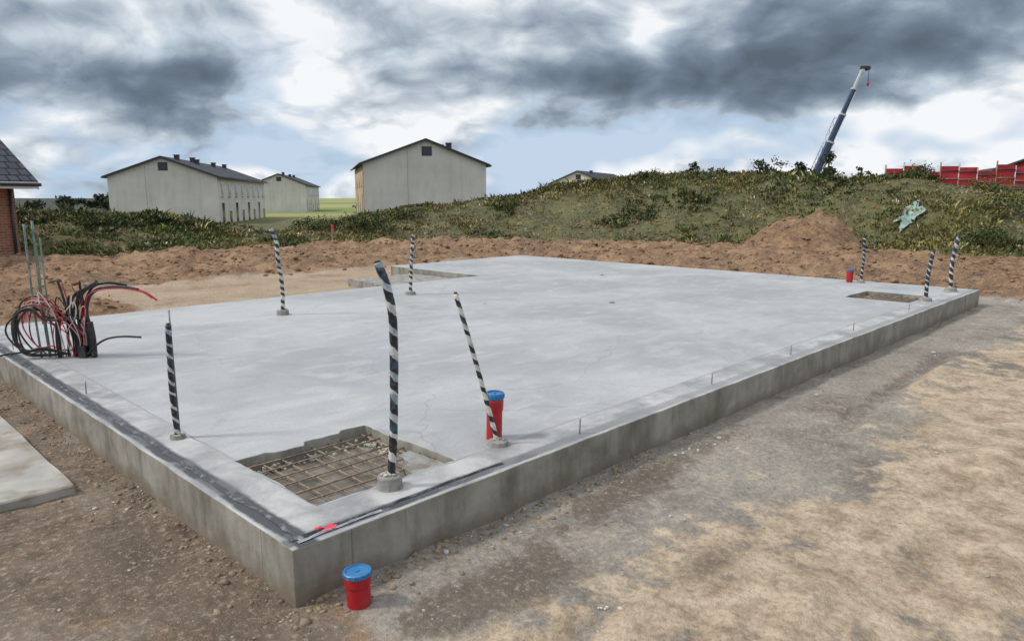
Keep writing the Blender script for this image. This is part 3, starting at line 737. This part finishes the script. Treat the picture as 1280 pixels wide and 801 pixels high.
# ---------------------------------------------------------------- vegetation
def mat_leaf(name,rough=.7):
    m,t,b,tc=material(name); n=t.new('ShaderNodeAttribute'); n.attribute_name='col'
    t.put(b.inputs['Base Color'],n.outputs['Color']); b.inputs['Roughness'].default_value=rough
    b.inputs['Specular IOR Level'].default_value=.2
    return m
M_leaf=mat_leaf('foliage')
def tufts(name,X,Y,Z,H,COL,nb=7,spread=.22,width=.032):
    n=len(X); N=n*nb
    ang=rng.uniform(0,2*np.pi,N); rad=rng.uniform(0,1,N)**.7
    h=np.repeat(H,nb)*rng.uniform(.5,1.15,N)
    bx=np.repeat(X,nb)+np.cos(ang)*rad*spread*.7; by=np.repeat(Y,nb)+np.sin(ang)*rad*spread*.7; bz=np.repeat(Z,nb)-.03
    lean=rng.uniform(.15,.9,N)*h; w=width*rng.uniform(.6,1.5,N)
    a2=rng.uniform(0,2*np.pi,N); wx=np.cos(a2)*w; wy=np.sin(a2)*w
    mx=bx+np.cos(ang)*lean*.4; my=by+np.sin(ang)*lean*.4; mz=bz+h*.62
    tx=bx+np.cos(ang)*lean; ty=by+np.sin(ang)*lean; tzz=bz+h*rng.uniform(.75,1.05,N)
    V=np.stack([np.stack([bx,by,bz],1),np.stack([mx-wx,my-wy,mz],1),np.stack([mx+wx,my+wy,mz],1),np.stack([tx,ty,tzz],1)],1).reshape(-1,3)
    b0=np.arange(N)*4; Fc=np.stack([np.stack([b0,b0+2,b0+1],1),np.stack([b0+1,b0+2,b0+3],1)],1).reshape(-1,3)
    c=np.repeat(COL,nb,0)*rng.uniform(.6,1.45,(N,1)); c=np.repeat(c,4,0); c=np.clip(c,0,1); c=np.hstack([c,np.ones((len(c),1))])
    return np_mesh(name,V,Fc,M_leaf,attrs={'col':('FLOAT_COLOR',c)})
def weeds():
    n=98000
    r=rng.uniform(-30,34,n); f=rng.uniform(14,48,n)
    x=CAM.x+f*F2[0]+r*R2[0]; y=CAM.y+f*F2[1]+r*R2[1]
    z,mk,ff,rr_,toe=terrain(x,y)
    d=ff-toe
    dens=mk['grass']*ss(-.3,.4,d)*np.where(d<10,1,.35)*(d<16)
    pat=fbm(x*.35,y*.35,4,31); 
    bare=ss(.40,.53,fbm(x*.55,y*.55,3,33))*ss(-7,-3,r)*ss(13,8,r)*ss(6.8,4,d)
    bare=np.maximum(bare,.85*ss(.54,.64,fbm(x*.9,y*.9,3,35)))
    dens=dens*(.6+.6*pat)*(1-.70*bare)
    k=rng.uniform(0,1,n)<dens
    x,y,z,r,d,pat,bare=[q[k] for q in (x,y,z,r,d,pat,bare)]
    g1=np.array([.033,.055,.018]); g2=np.array([.10,.13,.040]); g3=np.array([.27,.235,.09]); g4=np.array([.29,.21,.12])
    t=ss(.3,.7,fbm(x*.8,y*.8,3,40))[:,None]; u=ss(.43,.58,fbm(x*.3,y*.3,3,44))[:,None]
    c=g1*(1-t)+g2*t; c=c*(1-.6*u)+g3*.6*u; bb=bare[:,None]; c=c*(1-.65*bb)+g4*.65*bb
    c=c*(1-.45*ss(5.5,8,d))[:,None]
    rnd=rng.uniform(0,1,(len(x),1)); c=np.where(rnd>.91,g3*1.3,c); c=np.where(rnd<.06,g4,c)
    c=np.where((rnd>.50)&(rnd<.509),np.array([.6,.6,.5]),c)
    H=.10+.20*pat+.08*ss(6,9,d)*rng.uniform(0,1,len(x)); H=H*(1-.45*bare)
    H=np.where(rng.uniform(0,1,len(x))>.97,H*1.9,H); H=H*np.where(r<-9,1.2,1)
    tufts('weedy_grass',x,y,z,H,c)
weeds()
def leaf_cloud(name,C,S,n,cols,leaf=.09,clumps=None):
    V=[];cc=[]
    for (c,s) in zip(C,S):
        k=clumps or 14
        for j in range(k):
            th=rng.uniform(0,2*np.pi); ph=np.arccos(rng.uniform(-.3,1)); q=rng.uniform(.3,1.0)
            cen=np.array([c[0]+s[0]*q*np.cos(th)*np.sin(ph),c[1]+s[0]*q*np.sin(th)*np.sin(ph),c[2]+s[1]*q*np.cos(ph)])
            cr=s[0]*rng.uniform(.22,.42); m=int(n/k)
            p=cen+rng.normal(0,1,(m,3))*cr*.55*np.array([1,1,.8])
            a=rng.normal(0,1,(m,3)); a/=np.linalg.norm(a,axis=1,keepdims=True); b=rng.normal(0,1,(m,3)); b=np.cross(a,b); b/=np.linalg.norm(b,axis=1,keepdims=True)
            sz=leaf*rng.uniform(.6,1.4,(m,1))
            V.append(np.stack([p-a*sz,p-b*sz*.5,p+a*sz,p+b*sz*.5],1).reshape(-1,3))
            col=cols[rng.integers(len(cols))]*rng.uniform(.7,1.25); cc.append(np.repeat(col[None]*rng.uniform(.75,1.25,(m,1)),4,0))
    V=np.vstack(V); cc=np.clip(np.vstack(cc),0,1); cc=np.hstack([cc,np.ones((len(cc),1))])
    Fc=np.arange(len(V)).reshape(-1,4)
    return np_mesh(name,V,Fc,M_leaf,attrs={'col':('FLOAT_COLOR',cc)})
G=[np.array([.04,.06,.02]),np.array([.07,.10,.032]),np.array([.12,.14,.045])]
GD=[np.array([.022,.034,.018]),np.array([.035,.05,.025]),np.array([.05,.065,.03])]
C=[];S=[]; 
rr=random.Random(2)
for k in range(28):
    r=21+k*.8+rr.uniform(-.3,.3); f=90+rr.uniform(-4,4); p=site(f,r); zz=tz(p.x,p.y); h=rr.uniform(3.4,5.4)*(1.1 if k in (1,2,12,13,14,20) else .82)
    C.append((p.x,p.y,zz+h*.5)); S.append((rr.uniform(.8,1.6),h*.55))
treeline=leaf_cloud('distant_tree_row',C,S,420,GD,.2)
for k,c in enumerate(C): sweep(f'trunk_{k}',[(c[0],c[1],c[2]-S[k][1]-.6),(c[0],c[1],c[2])],[.14,.06],M_wood,treeline,seg=6)
C=[];S=[]
for k in range(40):
    r=-95+k*1.9+rr.uniform(-1,1); 
    f=150+rr.uniform(-15,15)
    if -52<r<-30: continue
    p=site(f,r); zz=tz(p.x,p.y); h=rr.uniform(2.0,4.0); C.append((p.x,p.y,zz+h*.4)); S.append((rr.uniform(1.5,2.6),h*.5))
leaf_cloud('distant_woodland',C,S,300,GD,.35,clumps=8)
def bush(f,r,rad,h,n=900,cols=G):
    p=site(f,r); z=tz(p.x,p.y)
    o=leaf_cloud('bush',[(p.x,p.y,z+h*.35)],[(rad,h*.6)],n,cols,.05,clumps=18)
    for k in range(4):
        a=rr.uniform(0,6.28); sweep(f'stem_{k}',[(p.x,p.y,z-.05),(p.x+rad*.5*math.cos(a),p.y+rad*.5*math.sin(a),z+h*.6)],[.02,.008],M_wood,o,seg=6)
for (f,r,rad,h) in [(33,-7.1,.8,.9),(33.5,-6.2,.9,1.1),(32.5,-8.3,.8,.7),(33,-9.3,.7,.5),(36,-5.2,.8,.6),(25,17.5,1.1,.8),(23.5,15.6,.8,.6),(28,18.2,1.0,.4),(27.5,-16.2,.9,.5),(38,7,.7,.3),(37,13,.8,.4),(29,16.2,.8,.4)]: bush(f,r,rad,h)

# ---------------------------------------------------------------- stones and clods
M_stone=simple('pebble_stone',(.34,.30,.245),.9,.4,3,bump=.2)
M_clod=simple('soil_clod',(.23,.14,.08),.95,.45,2.2,bump=.6)
M_chip=simple('concrete_rubble',(.48,.46,.42),.9,.25,6,bump=.4)
def scatter():
    n=9000; x=rng.uniform(-5,12,n); y=rng.uniform(-5,0,n)*1.0
    x2=rng.uniform(-4,-.02,2500); y2=rng.uniform(-1,8,2500)
    x3=rng.uniform(-.1,13,2500); y3=-np.abs(rng.normal(0,.07,2500))-.01
    x4=-np.abs(rng.normal(0,.07,1000))-.01; y4=rng.uniform(-.1,8,1000)
    X=np.concatenate([x,x2,x3,x4]);Y=np.concatenate([y,y2,y3,y4])
    pr=fbm(X*1.2,Y*1.2,3,50); k=(rng.uniform(0,1,len(X))<ss(.35,.7,pr)*.9+.05)&(~((X>-3.2)&(X<-.33)&(Y>2.27)&(Y<5.2)))
    X,Y=X[k],Y[k]; Z=terrain(X,Y)[0]; S=.003+.009*rng.uniform(0,1,len(X))**4+ .012*(rng.uniform(0,1,len(X))>.99)
    stones('gravel',X,Y,Z+S*.1,S,M_stone,rough=.42)
    n=34000; r=rng.uniform(-22,24,n); f=rng.uniform(9,34,n)
    x=CAM.x+f*F2[0]+r*R2[0]; y=CAM.y+f*F2[1]+r*R2[1]; z,mk,ff,_,toe=terrain(x,y)
    k=(rng.uniform(0,1,n)<mk['soil']*.75)&~((x>-.1)&(x<13.8)&(y>-.1)&(y<8.4)); x,y,z=x[k],y[k],z[k]
    S=.012+.085*rng.uniform(0,1,len(x))**6
    stones('soil_clods',x,y,z+S*.1,S,M_clod,.7,rough=.45)
    n=700; x=np.concatenate([-np.abs(rng.normal(0,.2,n))-.02,rng.uniform(0,3,450)]); y=np.concatenate([rng.uniform(-.6,7,n),-np.abs(rng.normal(0,.12,450))-.02])
    z=terrain(x,y)[0]; S=.004+.020*rng.uniform(0,1,len(x))**4
    stones('loose_dirt',x,y,z+S*.1,S,simple('loose_dirt_mat',(.25,.185,.125),.95,.35,4,bump=.3),.7,rough=.45)
    X=[];Y=[];S=[]
    for (cx,cy,m) in [(1.05,-.12,10),(1.35,-.10,7),(3.3,-.22,9),(3.6,-.4,6),(6.0,-.25,8),(.35,-.5,6),(2.2,-.9,5),(1.0,-1.1,8),(4.6,-1.5,6),(-.3,1.9,6),(8.5,-.6,7)]:
        X+=list(cx+rng.normal(0,.16,m)); Y+=list(np.minimum(cy+rng.normal(0,.07,m),-.03 if cx>0 else 9)); S+=list(.005+.016*rng.uniform(0,1,m)**2)
    X,Y,S=np.array(X),np.array(Y),np.array(S); stones('concrete_chips',X,Y,terrain(X,Y)[0]+S*.3,S,M_chip,.7,rough=.4)
scatter()

def tarp():
    M=simple('pale_teal_plastic_sheet',(.22,.33,.29),.5,.35,4,bump=.5,dirt=(.11,.15,.10))
    c=site(26.2,14.4); V=[];Fc=[];n=18
    X,Y=np.meshgrid(np.linspace(-.42,.42,n),np.linspace(-.26,.26,n)); X=X.ravel();Y=Y.ravel()
    k=1+.6*(fbm(X*4+5,Y*4,3,60)-.5)*2
    wx=c.x+X*k*R2[0]+Y*k*F2[0]; wy=c.y+X*k*R2[1]+Y*k*F2[1]
    z=terrain(wx,wy)[0]+.06+.22*fbm(X*5,Y*5,3,61)
    i=np.arange(n-1)[:,None]; j=np.arange(n-1)[None]
    np_mesh('tarpaulin',np.stack([wx,wy,z],1),np.stack([i*n+j,i*n+j+1,(i+1)*n+j+1,(i+1)*n+j],-1).reshape(-1,4),M)
tarp()
def stake(f,r,h):
    p=site(f,r); z=tz(p.x,p.y); e=empty('survey_stake',(p.x,p.y,z))
    box('post',(-.03,-.03,-.2),(.03,.03,h),M_wood,e); box('painted_top',(-.035,-.035,h),(.035,.035,h+.15),M_paint,e)
    box('cross_board',(-.2,-.055,h*.55),(.2,-.037,h*.55+.09),M_wood,e)
stake(29,-7.2,.55)

# ---------------------------------------------------------------- sun + sky
SEL=math.radians(46)
hd=Vector((-R2[0]*.95-F2[0]*.15,-R2[1]*.95-F2[1]*.15)).normalized()
sd=Vector((hd.x*math.cos(SEL),hd.y*math.cos(SEL),math.sin(SEL)))
L=bpy.data.lights.new('sun','SUN'); L.energy=2.4; L.angle=math.radians(8); L.color=(1,.94,.86)
so=bpy.data.objects.new('sun',L); so.rotation_euler=sd.to_track_quat('Z','Y').to_euler(); link(so)

def sky():
    w=bpy.data.worlds.new('World'); sc.world=w; w.use_nodes=True; t=NT(w.node_tree)
    for n in list(t.n): t.n.remove(n)
    tc=t.new('ShaderNodeTexCoord'); d=t.vm('NORMALIZE',tc.outputs['Generated'])
    x,y,z=t.sep(d)
    a=t.vm('DOT_PRODUCT',d,(R2[0],R2[1],0)); b=t.vm('DOT_PRODUCT',d,(F2[0],F2[1],0))
    az=t.m('ARCTAN2',a,b); el=t.m('ARCSINE',z)
    zc=t.m('ADD',t.m('MAXIMUM',z,-.3),1.0); sx_=t.m('DIVIDE',a,zc); sy_=t.m('DIVIDE',b,zc)
    rr_=t.m('SQRT',t.m('ADD',t.m('MULTIPLY',sx_,sx_),t.m('MULTIPLY',sy_,sy_))); k=t.m('POWER',rr_,.9)
    q=t.comb(t.m('MULTIPLY',sx_,k),t.m('MULTIPLY',sy_,k),0)
    wn=t.noise(q,4.6,3,.55,0,True,'2D'); wr,wg,wb=t.sep(wn)
    az2=t.m('ADD',az,t.m('MULTIPLY',t.m('SUBTRACT',wr,.5),.20)); el2=t.m('ADD',el,t.m('MULTIPLY',t.m('SUBTRACT',wg,.5),.13))
    def pe(px,py):
        X=px-640;Y=400-py;h=884.3+.1681*Y;v=-150.8+.9858*Y
        return math.atan2(X,h),math.atan2(v,math.hypot(h,X))
    def g(px,py,sx,sy,amp):
        a0,e0=pe(px,py); sx/=907.;sy/=907.
        u=t.m('DIVIDE',t.m('SUBTRACT',az2,a0),sx); v=t.m('DIVIDE',t.m('SUBTRACT',el2,e0),sy)
        qq=t.m('ADD',t.m('MULTIPLY',u,u),t.m('MULTIPLY',v,v)); return t.m('MULTIPLY',t.m('EXPONENT',t.m('MULTIPLY',qq,-1)),amp)
    blobs=[(1000,90,240,44,.52),(1210,20,200,45,.46),(820,75,140,34,.32),(590,85,110,28,.40),(90,125,175,34,.48),(270,118,80,20,.22),
           (60,10,150,34,.28),(480,30,100,24,.22),(690,152,70,13,.24),(860,10,130,20,.16),(600,0,160,18,.12),
           (300,45,120,40,-.16),(395,110,60,45,-.26),(785,48,24,34,-.5),(330,182,80,22,-.26),(1170,150,140,28,-.42),(780,195,280,28,-.18),(170,40,70,20,-.1)]
    s_=None
    for qb in blobs:
        o=g(*qb); s_=o if s_ is None else t.m('ADD',s_,o)
    dw=t.vm('ADD',q,t.vm('MULTIPLY',t.vm('SUBTRACT',wn,(.5,.5,.5)),(.10,.10,0)))
    vo=t.new('ShaderNodeTexVoronoi',feature='F1',voronoi_dimensions='2D'); t.put(vo.inputs['Vector'],dw); vo.inputs['Scale'].default_value=9; vo.inputs['Detail'].default_value=2.5; vo.inputs['Roughness'].default_value=.6
    puff=vo.outputs['Distance']
    N=t.noise(dw,6.5,8,.60,0,False,'2D')
    tone=t.m('SUBTRACT',.96,s_)
    tone=t.m('ADD',tone,t.m('MULTIPLY',t.m('SUBTRACT',N,.5),1.15))
    tone=t.m('ADD',tone,t.m('MULTIPLY',t.m('SUBTRACT',.40,puff),.34))
    high=t.mr(el,.30,.75,0,1,True)
    tone=t.m('ADD',tone,t.m('MULTIPLY',high,.04),clamp=True)
    col=t.ramp(tone,[(0,(.105,.138,.18)),(.25,(.155,.205,.265)),(.45,(.24,.305,.385)),(.62,(.41,.48,.56)),(.78,(.65,.71,.77)),(.92,(.92,.945,.97))])
    gap=t.mr(wb,.47,.57,0,.75); gap=t.m('MULTIPLY',gap,t.mr(tone,.56,.70)); gap=t.m('MULTIPLY',gap,t.mr(el,.10,.22,1,.0))
    col=t.mix(gap,col,(.42,.57,.75))
    skyt=t.new('ShaderNodeTexSky',sky_type='NISHITA'); skyt.sun_disc=False; skyt.sun_elevation=SEL; skyt.sun_rotation=math.atan2(sd.x,sd.y)
    bg1=t.new('ShaderNodeBackground'); t.put(bg1.inputs[0],skyt.outputs[0]); bg1.inputs[1].default_value=.10
    bg2=t.new('ShaderNodeBackground'); t.put(bg2.inputs[0],col); t.put(bg2.inputs[1],t.m('ADD',1.0,t.m('MULTIPLY',high,.42)))
    mx=t.new('ShaderNodeMixShader'); t.put(mx.inputs[0],t.m('MULTIPLY',t.mr(el,.2,.6),.2)); t.l.new(bg2.outputs[0],mx.inputs[1]); t.l.new(bg1.outputs[0],mx.inputs[2])
    out=t.new('ShaderNodeOutputWorld'); t.l.new(mx.outputs[0],out.inputs[0])
    w.cycles.sampling_method='MANUAL'; w.cycles.sample_map_resolution=512
sky()

# ---------------------------------------------------------------- camera
cd=bpy.data.cameras.new('camera'); cam=bpy.data.objects.new('camera',cd); link(cam)
cd.sensor_width=36; cd.lens=897/1280*36; cd.clip_end=9000; cd.clip_start=.05
cam.location=CAM
fw=Vector((F2[0]*math.cos(PITCH),F2[1]*math.cos(PITCH),-math.sin(PITCH)))
cam.rotation_euler=fw.to_track_quat('-Z','Y').to_euler()
sc.camera=cam
